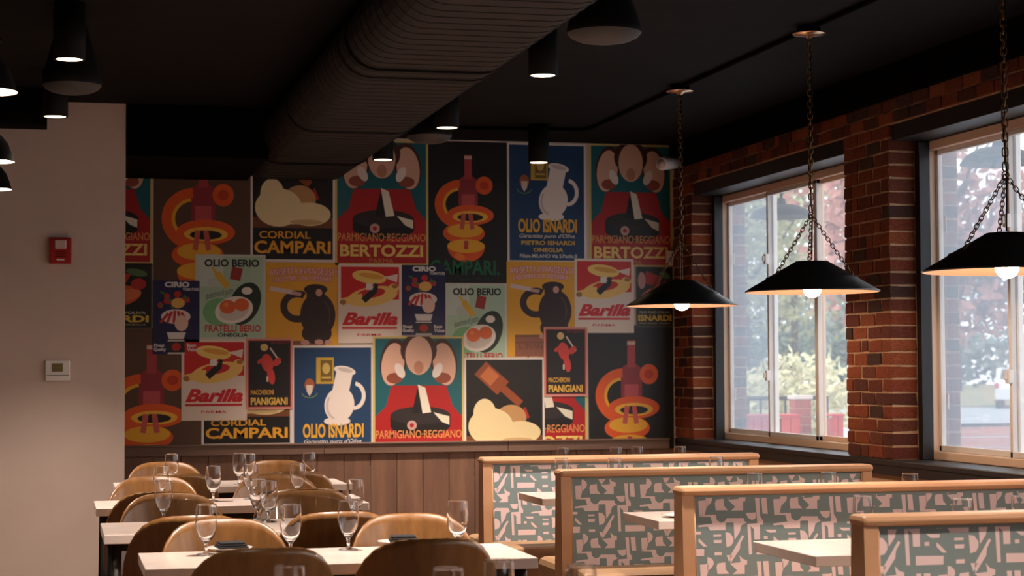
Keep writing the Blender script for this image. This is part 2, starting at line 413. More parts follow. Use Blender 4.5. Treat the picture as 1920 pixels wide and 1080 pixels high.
def d_oil():   # 148 x 224
    WH = (240, 226, 214)
    S = [(Wt, rect(0, 0, 148, 224)), (NAVY, rect(4, 4, 144, 224 - 4)),
         (WH, ell(86, 108, 27, 32, 12)), (WH, rrect(92, 66, 30, 40, 12)), (WH, ell(96, 46, 20, 8, 12)), ((206, 190, 180), ell(97, 45, 14, 4, 12)), (WH, arcband(112, 92, 22, 26, 7, -80, 90)), (WH, ell(82, 138, 24, 8)), ((208, 194, 186), arcband(86, 108, 24, 29, 4, 100, 200, 12)),
         ((196, 160, 60), rect(44, 22, 76, 70)), ((120, 92, 34), rect(52, 27, 73, 66)), ((206, 176, 96), ell(62, 42, 7, 10)), ((206, 176, 96), rect(54, 57, 71, 60)),
         ((170, 90, 50), ell(32, 72, 9, 12)), ((226, 206, 190), [(26, 72), (38, 72), (37, 84), (32, 92), (27, 84)]), ((110, 130, 90), arcband(32, 82, 16, 14, 2, 20, 160))]
    T = [('OLIO ISNARDI', (20, 142, 130, 168), (236, 176, 46), .035, 0, 0), ("Garantito puro d'Oliva", (22, 170, 126, 180), (226, 214, 204), .01, .35, 0),
         ('PIETRO ISNARDI', (26, 183, 126, 191), (230, 180, 70), .03, 0, 0), ('ONEGLIA', (48, 196, 104, 204), (230, 180, 70), .03, 0, 0), ('Filiale.MILANO Via S.Paolo.8', (23, 208, 130, 215), (210, 204, 200), .02, 0, 0)]
    return 148, 224, S, T
def d_green():   # 131 x 159
    S = [((206, 206, 188), rect(0, 0, 131, 159)), ((176, 202, 172), rect(4, 4, 127, 155)), ((120, 178, 120), ell(44, 108, 30, 26)), ((204, 214, 196), rect(4, 4, 52, 60)), ((28, 46, 34), ell(92, 92, 28, 42, 24)),
         ((196, 202, 190), ell(38, 52, 16, 9)), ((224, 180, 60), rrect(50, 48, 13, 34, -38)), ((224, 180, 60), rrect(35, 30, 5, 14, -38)), ((160, 52, 40), rrect(76, 36, 20, 24, 12)),
         ((238, 226, 210), ell(72, 104, 36, 25, -14)), ((214, 200, 184), ell(72, 106, 28, 17, -14)), ((228, 104, 44), ell(60, 98, 15, 13)), ((228, 104, 44), ell(86, 94, 14, 12)), ((240, 140, 70), ell(57, 94, 5, 4)), ((238, 226, 210), ell(96, 68, 10, 7))]
    T = [('OLIO BERIO', (17, 9, 119, 23), (26, 26, 24), .035, 0, 0), ('questione di gusto', (20, 66, 70, 82), (70, 80, 66), 0, .3, -12), ('FRATELLI BERIO', (18, 132, 122, 145), (196, 44, 40), .025, 0, 0), ('ONEGLIA', (42, 147, 98, 154), (30, 30, 28), .03, 0, 0)]
    return 131, 159, S, T
def d_jug():   # 136 x 189 dark jug on yellow
    DK = (52, 34, 32)
    S = [((232, 168, 46), rect(0, 0, 136, 189)), ((150, 92, 70), rect(16, 146, 110, 189)), ((120, 70, 54), rect(16, 146, 110, 150)), ((120, 70, 54), rect(16, 160, 110, 162)),
         (DK, ell(96, 98, 33, 42)), (DK, ell(94, 132, 28, 20)), (DK, rrect(92, 62, 34, 32)), (DK, ell(92, 50, 22, 10)), (DK, arcband(58, 82, 32, 30, 13, 60, 300)),
         ((220, 196, 190), rrect(28, 52, 42, 8, 10)), ((200, 160, 150), rrect(56, 58, 18, 7, 10)), ((216, 160, 140), ell(98, 56, 6, 7)), ((84, 60, 56), arcband(96, 98, 24, 32, 3, -60, 30)),
         ((206, 150, 136), ell(98, 148, 8, 5)), ((206, 150, 136), ell(72, 149, 8, 5)), ((206, 150, 136), ell(116, 148, 7, 4))]
    P1, P2 = (196, 84, 110), (250, 214, 206)
    T = [('ANISETTA EVANGELISTI', (5, 10, 132, 24), P1, .06, 0, 0, -1), ('LIQUORE DA DESSERT', (12, 25, 124, 37), P1, .06, 0, 0, -1), ('ANISETTA EVANGELISTI', (6, 11, 131, 23), P2, .0, 0, 0, -1), ('LIQUORE DA DESSERT', (13, 26, 123, 36), P2, .0, 0, 0, -1), ('L. EVAN', (24, 164, 70, 174), (120, 72, 56), .01, 0, 0)]
    return 136, 189, S, T
def d_pasta():   # 119 x 147
    S = [((232, 212, 194), rect(0, 0, 119, 147)), ((206, 30, 28), rect(5, 5, 114, 66)), ((244, 206, 110), ell(58, 24, 32, 12, 8)), ((226, 160, 60), ell(62, 22, 24, 5, 8)), ((236, 214, 200), [(84, 24), (112, 18), (110, 34)]),
         ((240, 196, 104), ell(64, 60, 48, 18, -10)), ((206, 30, 28), ell(62, 54, 26, 9, -8)), ((240, 196, 104), rrect(26, 66, 40, 13, -14)), ((170, 110, 50), ell(9, 71, 6, 5)), ((240, 196, 104), ell(104, 44, 10, 8)), ((170, 110, 50), ell(106, 41, 6, 4)),
         (Bk, rrect(58, 58, 12, 30, 48)), ((236, 226, 216), rrect(58, 42, 12, 12)), (Bk, rrect(70, 44, 8, 16, 10))]
    T = [('Barilla', (7, 90, 112, 114), (214, 30, 44), .045, .35, 0), ('PARMA', (36, 129, 82, 134), (206, 60, 60), .01, 0, 0)]
    S.append(((206, 28, 40), rect(7, 117, 110, 121)))
    return 119, 147, S, T
def d_macaroni():   # 88 x 132
    S = [((218, 144, 128), rect(0, 0, 88, 132)), ((150, 34, 34), rect(4, 4, 84, 128)), ((24, 22, 26), rect(5.5, 5.5, 82.5, 126.5)),
         ((214, 66, 58), ell(40, 46, 11, 17, -12)), ((214, 66, 58), ell(47, 70, 7, 16, -10)), ((214, 66, 58), ell(28, 42, 8, 4, -30)), ((228, 190, 120), ell(34, 17, 7, 7)), ((226, 206, 196), rrect(55, 32, 3, 34, -35)), ((214, 66, 58), ell(58, 44, 6, 9, 40)), ((230, 214, 200), rrect(40, 76, 3, 10))]
    T = [('MACCHERONI', (9, 96, 52, 105), (236, 176, 70), .02, 0, 0), ('PIANIGIANI', (9, 110, 78, 124), (238, 188, 80), .03, 0, 0), ('distruggetemi', (46, 6.5, 80, 11), (170, 44, 44), 0, .2, 0)]
    return 88, 132, S, T
def d_tomato():   # 82 x 131
    S = [((28, 28, 74), rect(0, 0, 82, 131))]
    rng = random.Random(3)
    for i in range(11): S.append(((196, 40, 36), ell(12 + rng.random() * 48, 22 + rng.random() * 26, 5, 5)))
    for i in range(9): S.append(((70, 110, 60), ell(12 + rng.random() * 48, 18 + rng.random() * 30, 5, 2, rng.random() * 90)))
    S += [((232, 180, 90), ell(44, 40, 12, 9)), ((232, 214, 200), ell(40, 64, 26, 13))]
    for a in range(-50, 60, 22): S.append(((196, 44, 44), rrect(40 + a * .4, 64 + abs(a) * .05, 5, 22, -a * .8)))
    S += [((234, 196, 176), ell(50, 76, 12, 14)), ((230, 220, 210), [(24, 92), (58, 92), (54, 104), (28, 104)]), ((226, 214, 200), rect(26, 106, 56, 131)), ((40, 40, 40), rect(26, 108, 56, 128)), ((190, 40, 34), ell(41, 118, 8, 7))]
    T = [('CIRIO', (20, 2, 64, 12), (230, 224, 218), .05, 0, 0), ('TOMATOES', (52, 13, 81, 18), (226, 220, 214), .03, 0, 0), ('Finest', (2, 112, 20, 118), (226, 220, 214), .03, 0, 0), ('Quality', (1, 119, 23, 127), (226, 220, 214), .03, 0, 0), ('Best', (60, 112, 76, 118), (226, 220, 214), .03, 0, 0), ('Value', (60, 119, 80, 126), (226, 220, 214), .03, 0, 0)]
    return 82, 131, S, T
def d_small():   # 77 x 113
    S = [((96, 92, 84), rect(0, 0, 77, 113)), ((28, 24, 22), rect(1.5, 1.5, 75.5, 111.5)), ((190, 44, 38), rrect(34, 24, 34, 22, 20)), ((206, 150, 140), ell(12, 26, 8, 16)), ((214, 92, 48), ell(36, 58, 30, 18, -20)), ((226, 120, 70), ell(46, 56, 20, 10, -20)),
         ((90, 120, 70), ell(60, 16, 12, 6, 20)), ((190, 44, 38), ell(62, 36, 8, 10))]
    T = [("OLIO PURO D'OLIVA", (6, 83, 70, 88), (196, 186, 150), .02, 0, 0), ('ISNARDI', (4, 90, 73, 102), (230, 190, 60), .04, 0, 0), ('PIETRO ISNARDI - ONEGLIA', (6, 104.5, 70, 107.5), (190, 170, 120), .01, 0, 0)]
    return 77, 113, S, T

TXT_WARP = None
def poster(design, x0, y0, x1, y1, layer, label, tint=None):
    w, h, S, T = design if isinstance(design, tuple) else design()
    a, b = at_y(x0, y0, YW), at_y(x1, y1, YW)
    a2, b2 = at_y(x0, y1, YW), at_y(x1, y0, YW)
    Wd, Hd = (b.x - a.x + b2.x - a2.x) / 2, (a.z - a2.z + b2.z - b.z) / 2
    cx, cz = (a.x + b.x) / 2, (a.z + b.z) / 2
    Wd = min(Wd, 2 * (R - .006 - cx))
    top = min(cz + Hd / 2, ZC - .004)
    root = MB().box(-Wd / 2, Wd / 2, 0, .0008, -Hd / 2, top - cz).build('poster', pmat(S[0][0]), None, (cx, YW - .0012 - layer * .0018, cz))
    tag(root, label, 'poster', 'vintage style posters pasted on the back wall')
    f = lambda p: (-Wd / 2 + p[0] / w * Wd, Hd / 2 - p[1] / h * Hd)
    vcut = (cz + Hd / 2 - top) / Hd * h
    mb = MB()
    for i, (c, pts) in enumerate(S[1:]):
        pts = clip_poly(pts, .3, max(.3, vcut), w - .3, h - .3)
        if len(pts) < 3: continue
        q = [f(p) for p in pts]
        area = sum(q[k - 1][0] * q[k][1] - q[k][0] * q[k - 1][1] for k in range(len(q)))
        if area < 0: q = q[::-1]
        yy = -.0001 - i * .00004
        mb.add([(x, yy, z) for x, z in q], [tuple(range(len(q)))], mb.m(pmat(c)))
    if mb.f: mb.build('illustration', None, root)
    yt = -.0003 - len(S) * .00004
    for ti, t in enumerate(T):
        s, (u0, v0, u1, v1), c, bold, shear, rot = t[:6]; arch = t[6] if len(t) > 6 else 0
        vs_, fs = text_mesh(s, bold, shear)
        out = []
        for (p, q) in vs_:
            X, Z = u0 + p * (u1 - u0), v1 - q * (v1 - v0)
            if rot: Z += (p - .5) * (u1 - u0) * math.tan(math.radians(rot))
            if arch: Z += 14 * (p - .5) ** 2 - 1.5
            out.append(f((X, Z)))
        MB().add([(x, yt - ti * .00005, z) for x, z in out], fs).build('lettering', pmat(c), root)
    return root

CIT = d_citrus(); CIT_SHEEN = d_citrus((92, 64, 46))  # second copy: brown sheen painted into the black ground
poster(d_cheese, 112, 262, 286, 494, 1, 'red cheese poster cut off by the white wall, top row, far left')
poster(CIT_SHEEN, 288, 262, 472, 594, 0, 'poster of stacked orange slices, brown sheen painted in, under the round duct')
poster(d_cordial, 470, 255, 628, 490, 1, 'cordial poster with cream shape and amber capitals, upper row under the duct')
poster(d_cheese, 628, 262, 803, 497, 1, 'red cheese poster with black wheel, top row centre, behind a can light')
poster(CIT, 803, 265, 951, 530, 0, 'black poster of orange slices with green lettering, top row centre')
poster(d_oil, 951, 268, 1099, 492, 1, 'navy olive oil poster in white border, top row')
poster(d_cheese, 1099, 270, 1266, 500, 1, 'red cheese poster in the top right corner beside the brick wall')
poster(d_small, 150, 493, 286, 616, 1, 'small olive oil poster with orange shape cut off by the white wall')
poster(d_tomato, 287, 526, 374, 664, 3, 'navy tomato poster left of the olive oil poster with green ground')
poster(d_green, 366, 477, 498, 636, 2, 'pale green olive oil poster, left one of two, beside yellow poster')
poster(d_jug, 499, 492, 636, 682, 1, 'yellow liqueur poster with dark jug, left one of two')
poster(d_pasta, 634, 495, 753, 643, 3, 'cream and red pasta poster between yellow poster and tomato poster')
poster(d_tomato, 753, 497, 835, 628, 3, 'navy tomato poster in the middle of the wall')
poster(d_green, 834, 531, 950, 688, 2, 'pale green olive oil poster, right one of two, under black citrus poster')
poster(d_jug, 950, 490, 1078, 668, 2, 'yellow liqueur poster with dark jug and crate, right one of two')
poster(d_pasta, 1077, 485, 1188, 624, 3, 'cream and red pasta poster left of the first pendant shade')
poster(d_small, 1188, 500, 1266, 613, 2, 'small black olive oil poster beside the bricks behind a pendant shade')
poster(CIT_SHEEN, 186, 615, 380, 930, 0, 'poster of orange slices, brown sheen painted in, at the bottom left, partly behind white wall')
poster(d_pasta, 340, 636, 463, 788, 3, 'cream and red pasta poster at lower left of the wall')
poster(d_macaroni, 461, 634, 549, 767, 4, 'small black macaroni poster in pink border, left one of two')
poster(d_cordial, 378, 636, 548, 834, 1, 'cordial poster half covered by pasta poster, only amber capitals showing')
poster(d_oil, 547, 647, 700, 878, 2, 'navy olive oil poster in white border, bottom row')
poster(d_cheese, 699, 630, 870, 866, 4, 'red cheese poster with black wheel, bottom row centre')
poster(d_cordial, 870, 670, 1021, 896, 3, 'cordial poster with bottle and cream shape, bottom row')
poster(d_macaroni, 1019, 613, 1101, 743, 5, 'small black macaroni poster in pink border, right one of two')
poster(d_cheese, 930, 620, 1101, 856, 1, 'red cheese poster mostly covered by the right macaroni poster')
poster(CIT, 1101, 609, 1266, 906, 0, 'black poster of orange slices at the bottom right beside the bricks')

# ------------------------------------------------------------------ ceiling duct and conduit
def oval(xc, zc, hw, r, n=10):
    """flat oval cross-section, points (x, z)"""
    pts = []
    for i in range(n + 1):
        a = -PI / 2 + PI * i / n; pts.append((xc + hw + r * math.cos(a), zc + r * math.sin(a)))
    for i in range(n + 1):
        a = PI / 2 + PI * i / n; pts.append((xc - hw + r * math.cos(a), zc + r * math.sin(a)))
    return pts
def loft(mb, secs):
    n = len(secs[0][1]); k = []
    for y, pts in secs: k += [(x, y, z) for x, z in pts]
    fs = []
    for i in range(len(secs) - 1):
        for j in range(n):
            j2 = (j + 1) % n; fs.append((i * n + j, i * n + j2, (i + 1) * n + j2, (i + 1) * n + j))
    mb.add(k, fs, 0, False)
DX, DZ, DH, DR = 1.77, 3.028, .255, .166
duct = thing('spiral_duct', 'large black flat oval spiral duct running along the ceiling', 'duct', (DX, 5, ZC))
secs = []; yy = -3.9
while yy < YW - .05:
    for dy, dr in ((0, 0), (.118, 0), (.122, .004), (.129, .004)):
        secs.append((yy + dy - 5, oval(0, DZ - ZC, DH, DR - .004 + dr)))
    yy += .133
b_ = MB(); loft(b_, secs); b_.build('duct_body', m_duct, duct)
for yc in (2.2, 4.1, 6.1, 8.92, 9.15, 11.3, 13.1):
    b_ = MB(); loft(b_, [(yc - 5 - .022, oval(0, DZ - ZC, DH, DR)), (yc - 5 - .02, oval(0, DZ - ZC, DH, DR + .007)), (yc - 5 + .02, oval(0, DZ - ZC, DH, DR + .007)), (yc - 5 + .022, oval(0, DZ - ZC, DH, DR))])
    b_.build('joint_collar', m_black, duct)
# second duct, behind the can light at the left
pz_ = at_y(40, 227, 12.0)
d2 = thing('branch_duct', 'black branch duct above the white wall at left', 'duct', (-3, 12.3, ZC))
sec2 = [(x, [(p[0], p[1]) for p in oval(0, 0, .12, (ZC - pz_.z) / 2 - .003)]) for x in (-2.9, 2.93, 2.935)]
b_ = MB(); k = []; n_ = len(sec2[0][1])
for x, pts in sec2: k += [(x, p[0], p[1] - (ZC - pz_.z) / 2) for p in pts]
fs = [(i * n_ + j, i * n_ + (j + 1) % n_, (i + 1) * n_ + (j + 1) % n_, (i + 1) * n_ + j) for i in range(2) for j in range(n_)] + [tuple(2 * n_ + j for j in range(n_))]
b_.add(k, fs); b_.build('duct_body', m_soffit, d2)
b_ = MB(); k = []
for x, gr in ((2.4, 0), (2.41, .006), (2.44, .006), (2.45, 0)): k += [(x, p[0], p[1] - (ZC - pz_.z) / 2) for p in oval(0, 0, .12, (ZC - pz_.z) / 2 - .003 + (gr if gr else 0) * .4)]
b_.add(k, [(i * n_ + j, i * n_ + (j + 1) % n_, (i + 1) * n_ + (j + 1) % n_, (i + 1) * n_ + j) for i in range(3) for j in range(n_)]); b_.build('joint_collar', m_soffit, d2)

PEND = []
for px, py, rx, ry in ((1275, 170, 1278, 572), (1517, 62, 1520, 546)):
    q = at_z(px, py, ZC - .035); PEND.append((q.x, q.y))
PEND.append((3.85, 7.06)); PEND.append((3.85, 5.0))
cz_ = ZC - .014
bend = at_z(1090, 243, cz_); endp = at_z(866, 240, cz_)
cond = thing('conduit_run', 'black electrical conduit on the ceiling feeding the chain pendants', 'conduit', (3.85, 5.0, ZC))
o_ = Vector((3.85, 5.0, ZC))
pts = [Vector((3.85, 3.0, cz_))] + [Vector((x, y_, cz_)) for x, y_ in reversed(PEND)] + [Vector((bend.x + .05, bend.y - .06, cz_)), bend, bend - Vector((.07, -.005, 0)), endp, Vector((2.2, endp.y, cz_))]
MB().tube([p - o_ for p in pts], .0125, 8).build('pipe', m_soffit, cond)
for x, y_ in PEND[:3]:
    MB().lathe([(.0, 0), (.058, 0), (.06, -.004), (.06, -.030), (.0, -.030)], 16, smooth=False).build('junction_box', m_soffit, cond, (x - o_.x, y_ - o_.y, 0))

# ------------------------------------------------------------------ can lights
def can(loc, label, L, r=.076, off=False):
    t = thing('can_light', label, 'ceiling light', (loc[0], loc[1], ZC), group='black cylinder can lights on the ceiling')
    zb = loc[2] - ZC
    MB().lathe([(.0, -.001), (r, -.001), (r, zb), (r - .004, zb - .002), (r - .012, zb), (r - .012, zb + .05), (0, zb + .05)], 28).build('housing', m_black, t)
    MB().disc(r - .0125, zb + .002, 24, flip=True).build('lens', m_lens, t)
    ld = bpy.data.lights.new('can_lamp', 'SPOT'); ld.energy = K_CAN; ld.color = (1.0, .82, .70); ld.spot_size = math.radians(84); ld.spot_blend = 0.9; ld.shadow_soft_size = .05
    lo = link('lamp', ld, t, (0, 0, zb - .012))
    return t
CANS = [((130, 112), 'black can light at the top left in front of a speaker'), ((1018, 142), 'black can light right of the duct, near the top centre'),
        ((838, 240), 'black can light half hidden behind the duct, beside a speaker'), ((718, 300), 'black can light in front of the cheese poster at the duct end'),
        ((1010, 305), 'black can light in front of the navy poster by the back wall'), ((103, 219), 'black can light in front of the branch duct at left')]
for p, lab in CANS:
    q = at_z(p[0], p[1], 2.92); can(q, lab, .28)
for i, (x, y_) in enumerate([(.9, 6.9), (2.43, 6.9), (.05, 4.4), (2.43, 4.4), (.05, 1.8), (2.43, 1.8), (-2.2, 9.3), (-2.2, 6.0), (-2.2, 2.5)]):  # unseen cans added to light the tables, booths and foreground
    can((x, y_, 2.92), 'added black can light out of the picture, ' + ['over the second table', 'over the third booth', 'over the nearest table', 'over the nearest booth', 'left of the camera', 'right of the camera', 'far left by the white wall', 'far left in the middle', 'far left behind the camera'][i], .28)

# ------------------------------------------------------------------ pendant speakers
def speaker(p, zb, label, r):
    q = at_z(p[0], p[1], zb)
    t = thing('pendant_speaker', label, 'speaker', (q.x, q.y, ZC), group='black ceiling speakers')
    h = zb - ZC
    MB().lathe([(0, -.001), (r * .42, -.001), (r * .46, -.02), (r * .72, h * .45), (r * .96, h * .86), (r, h * .96), (r * .985, h)], 28).build('housing', m_black, t)
    MB().lathe([(r * .985, h), (r * .9, h - .018), (r * .7, h - .034), (r * .4, h - .044), (0, h - .047)], 28).build('grille', m_grille, t)
speaker((1133, 62), 2.90, 'black pendant speaker with grey grille at the top right of the duct', .168)
speaker((805, 256), 2.90, 'black pendant speaker with grey grille against the posters', .147)
speaker((135, 160), 2.86, 'black pendant speaker with grey grille at top left', .150)

# ------------------------------------------------------------------ chain pendants
def link_loop(L, w, r):
    pts = []
    for i in range(5): a = PI * i / 4; pts.append((w * math.cos(a), 0, L / 2 - w + w * math.sin(a)))
    for i in range(5): a = PI + PI * i / 4; pts.append((w * math.cos(a), 0, -L / 2 + w + w * math.sin(a)))
    b = MB(); b.tube(pts, r, 5, closed=True); return b
LK = link_loop(.042, .0115, .0032)
LK2 = link_loop(.030, .0085, .0024)
def chain(p0, p1, lk, pitch):
    p0, p1 = Vector(p0), Vector(p1); d = p1 - p0; n = max(1, round(d.length / pitch)); b = MB()
    q = Vector((0, 0, 1)).rotation_difference(d.normalized())
    for i in range(n):
        c = p0 + d * ((i + .5) / n); rot = q.to_matrix() @ Matrix.Rotation(PI / 2 * (i % 2) + .3, 3, 'Z')
        b.add([c + rot @ Vector(v) for v in lk.v], lk.f, 0, True)
    return b
ZR = 1.80
def pendant(x, y_, label):
    t = thing('chain_pendant', label, 'pendant lamp', (x, y_, ZC), group='black chain pendant lamps over the booths')
    MB().lathe([(0, -.030), (.075, -.031), (.088, -.036), (.088, -.042), (.03, -.046), (.012, -.062), (0, -.062)], 28).build('canopy', m_brass, t)
    zr = ZR - ZC
    hub = zr + .405
    chain((0, 0, -.06), (0, 0, hub + .02), LK, .031).build('chain', m_chain, t)
    MB().tube([(.004, .006, -.05), (.012, -.006, -.35), (-.01, .008, -.7), (.006, 0, hub), (0, 0, zr + .17)], .0035, 6).build('cord', m_black, t)
    ring = MB(); ring.tube([(.016 * math.cos(a), 0, hub + .016 * math.sin(a)) for a in [2 * PI * i / 10 for i in range(10)]], .003, 5, closed=True); ring.build('ring', m_chain, t)
    for k in range(3):
        a = math.radians(-168 + 120 * k)
        chain((0, 0, hub), (.225 * math.cos(a), .225 * math.sin(a), zr + .088), LK2, .022).build('support_chain', m_chain, t)
    prof = [(.345, 0), (.352, .004), (.345, .010), (.245, .068), (.238, .078), (.225, .082), (.095, .155), (.085, .162), (0, .164)]
    MB().lathe([(r, zr + z) for r, z in prof], 48).build('shade', m_shade, t)
    prof2 = [(.345, 0), (.338, .006), (.24, .062), (.22, .076), (.09, .148), (0, .150)]
    MB().lathe([(r, zr + z) for r, z in prof2], 48).build('shade_lining', m_copper, t)
    MB().lathe([(.0, zr + .149), (.024, zr + .149), (.026, zr + .07), (.02, zr + .055), (0, zr + .055)], 18).build('socket', m_black, t)
    MB().lathe([(.018, .056), (.03, .044), (.044, .026), (.05, .006), (.046, -.014), (.034, -.032), (.016, -.042), (0, -.044)], 22, c=(0, 0, zr + .016)).build('bulb', m_bulb, t)
for (x, y_), lab in zip(PEND, ['black chain pendant nearest the poster wall', 'black chain pendant in the middle, before the first window', 'black chain pendant nearest the camera at the right edge', 'black chain pendant out of the picture']):
    pendant(x, y_, lab)

# small dome pendants over the bar at the left edge
def dome(x, y_, zr, label):
    t = thing('dome_pendant', label, 'pendant lamp', (x, y_, ZC), group='small dome pendants at the left edge')
    h = zr - ZC
    MB().lathe([(0, -.001), (.05, -.001), (.05, -.02), (0, -.022)], 20).build('canopy', m_black, t)
    MB().tube([(0, 0, -.02), (0, 0, h + .16)], .004, 6).build('cord', m_black, t)
    r = .105
    MB().lathe([(.0, .17), (.02, .165), (.025, .135), (.05, .12), (.078, .085), (.095, .04), (r, .006), (r + .004, 0)], 32, c=(0, 0, h)).build('shade', m_black, t)
    MB().lathe([(r + .002, 0), (.098, .006), (.088, .038), (.071, .08), (.044, .112), (0, .118)], 32, c=(0, 0, h)).build('shade_lining', m_white, t)
    MB().lathe([(0, .1), (.02, .09), (.036, .055), (.03, .025), (0, .012)], 18, c=(0, 0, h)).build('bulb', m_bulb, t)
q = at_y(-17, 303, 9.0); zd = q.z
dome(q.x, q.y, zd, 'small black dome pendant at the left edge, middle one of three')
q = at_z(-16, 355, zd); dome(q.x, q.y, zd, 'small black dome pendant at the left edge, lowest of three')
q = at_z(-26, 172, zd); dome(q.x, q.y, zd, 'small black dome pendant at the left edge, highest of three')

# ------------------------------------------------------------------ fixtures on walls
q0, q1 = at_y(93, 446, YL), at_y(134, 495, YL)
al = thing('fire_alarm', 'red fire alarm strobe on the white wall', 'fire alarm', ((q0.x + q1.x) / 2, YL, q1.z))
w_, h_ = (q1.x - q0.x) / 2, q0.z - q1.z
MB().box(-w_, w_, -.045, -.0005, 0, h_, .008).build('body', m_red, al)
MB().box(-w_ * .52, w_ * .52, -.062, -.044, h_ * .56, h_ * .9, .006).build('strobe_lens', m_strobe, al)
MB().box(-w_ * .35, w_ * .35, -.047, -.044, h_ * .12, h_ * .18).build('label_strip', m_white, al)
for i in range(4): MB().box(-w_ * .5, w_ * .5, -.0475, -.044, h_ * (.26 + .06 * i), h_ * (.28 + .06 * i)).build('horn_slot', m_black, al)
q0, q1 = at_y(85, 676, YL), at_y(131, 714, YL)
th_ = thing('thermostat', 'white wall thermostat with small screen below the fire alarm', 'thermostat', ((q0.x + q1.x) / 2, YL, q1.z))
w_, h_ = (q1.x - q0.x) / 2, q0.z - q1.z
MB().box(-w_, w_, -.028, -.0005, 0, h_, .006).build('body', m_white, th_)
MB().box(-w_ * .48, w_ * .42, -.030, -.027, h_ * .45, h_ * .86).build('screen', m_lcd, th_)
MB().box(-w_ * .9, w_ * .9, -.031, -.027, h_ * .26, h_ * .285).build('seam', m_grille, th_)
# bullet camera in the corner
c0, c1 = at_y(1240, 307, 13.70), at_y(1264, 304, 13.86)
sc = thing('security_camera', 'white bullet security camera in the corner by the bricks', 'camera', (4.72, 13.92, c1.z))
o_ = Vector((4.72, 13.92, c1.z)); d = (c1 - c0).normalized()
MB().tube([c0 - o_, c0 - o_ + d * .006, c1 - o_ + d * .03, c1 - o_ + d * .035], [.048, .052, .052, .045], 24).build('body', m_white, sc)
MB().tube([c0 - o_ - d * .004, c0 - o_ + d * .002], [.036, .036], 20).build('lens', m_strobe, sc)
MB().tube([c1 - o_, Vector((.075, .02, 0)), Vector((.079, .02, 0))], [.018, .018, .03], 12).build('bracket', m_white, sc)
q0, q1 = at_y(1249, 470, YW - .02), at_y(1265, 497, YW - .02)
ws = thing('wall_sensor', 'small white sensor box on the poster corner under the camera', 'sensor', ((q0.x + q1.x) / 2 - .012, YW - .012, q1.z)); ws.rotation_euler = (0, .1, 0)
MB().box(-.03, .03, -.03, .0, 0, q0.z - q1.z, .005).build('body', m_white, ws); MB().box(-.008, .012, -.032, -.029, .02, .04).build('sensor_eye', m_black, ws)

# ------------------------------------------------------------------ dining tables
def table(x0, x1, y0, y1, label):
    t = thing('dining_table', label, 'table', ((x0 + x1) / 2, (y0 + y1) / 2, 0), group='white dining tables in the middle of the room')
    w, d = (x1 - x0) / 2, (y1 - y0) / 2
    MB().box(-w, w, -d, d, .712, .75, .003).build('table_top', m_quartz, t)
    for sx in (-1, 1):
        for sy in (-1, 1): MB().tube([(sx * (w - .05), sy * (d - .06), .711), (sx * (w - .03), sy * (d - .05), 0)], [.024, .012], 10).build('leg', m_iron, t)
    MB().box(-w + .06, w - .06, -d + .05, d - .05, .68, .711).build('under_frame', m_iron, t)
    return t
TABS = [(.42, 1.40, 4.12, 4.72, 'white table cut off below the bottom edge of the picture'),
        (.29, 1.63, 6.31, 6.88, 'white table at the front with four goblets and black napkins'),
        (.19, 1.52, 7.67, 8.29, 'second white table from the front'),
        (.19, 1.51, 9.18, 9.72, 'third white table from the front'),
        (.33, 1.645, 10.74, 11.30, 'farthest white table, by the wood wainscot')]
for a in TABS: table(*a)

# ------------------------------------------------------------------ chairs
def shell_mesh():
    W, H, zb, th = .265, .41, .44, .011
    n, m = 20, 14; fr = []; bk = []
    for j in range(m + 1):
        t = j / m
        for i in range(n + 1):
            s = -1 + 2 * i / n; s = math.sin(s * PI / 2) * .999
            top = (1 - abs(s) ** 3.8) ** (1 / 3.0)
            z = t * top * H
            wd = W * (1 - .10 * (1 - min(1, z / (H * .7))) ** 2)
            x = s * wd; y_ = -.19 - .11 * (z / H) + .13 * s * s
            fr.append((x * .985, y_ + th / 2, zb + z * .99)); bk.append((x, y_ - th / 2, zb + z))
    k = n + 1; mb = MB(); N = len(fr); fs = []
    for j in range(m):
        for i in range(n):
            a, b, c, d = j * k + i, j * k + i + 1, (j + 1) * k + i + 1, (j + 1) * k + i
            fs.append((a, d, c, b)); fs.append((a + N, b + N, c + N, d + N))
    bd = [i for i in range(k)] + [j * k + n for j in range(1, m + 1)] + [m * k + i for i in range(n - 1, -1, -1)] + [j * k for j in range(m - 1, 0, -1)]
    for p, q in zip(bd, bd[1:] + bd[:1]): fs.append((p, q, q + N, p + N))
    mb.add(fr + bk, fs, 0, True); return mb.mesh('backrest', m_ply)
SH = shell_mesh()
def seat_mesh():
    mb = MB(); pts = []
    for i in range(28):
        a = 2 * PI * i / 28; c, s = math.cos(a), math.sin(a)
        pts.append((.225 * math.copysign(abs(c) ** .55, c), .02 + .215 * math.copysign(abs(s) ** .55, s)))
    n = len(pts); k = [(x, y_, .432) for x, y_ in pts] + [(x, y_, .446) for x, y_ in pts]
    mb.add(k, [tuple(range(n))[::-1], tuple(range(n, 2 * n))] + [(i, (i + 1) % n, n + (i + 1) % n, n + i) for i in range(n)]); return mb.mesh('seat', m_ply)
ch0 = thing('dining_chair', 'x', 'chair', group='bent plywood dining chairs')
link('backrest', SH, ch0); link('seat', seat_mesh(), ch0)
for sx in (-1, 1):
    for sy in (-1, 1):
        MB().tube([(sx * .15, sy * .14 + .01, .431), (sx * .2, sy * .2 + .0, 0)], [.017, .012], 10).build('leg', m_ply, ch0)
used = False
def chair(x, y_, rz, label):
    global used
    o = ch0 if not used else copy_tree(ch0); used = True
    o.location = (x, y_, 0); o.rotation_euler = (0, 0, rz); o['label'] = label
CHAIRS = []
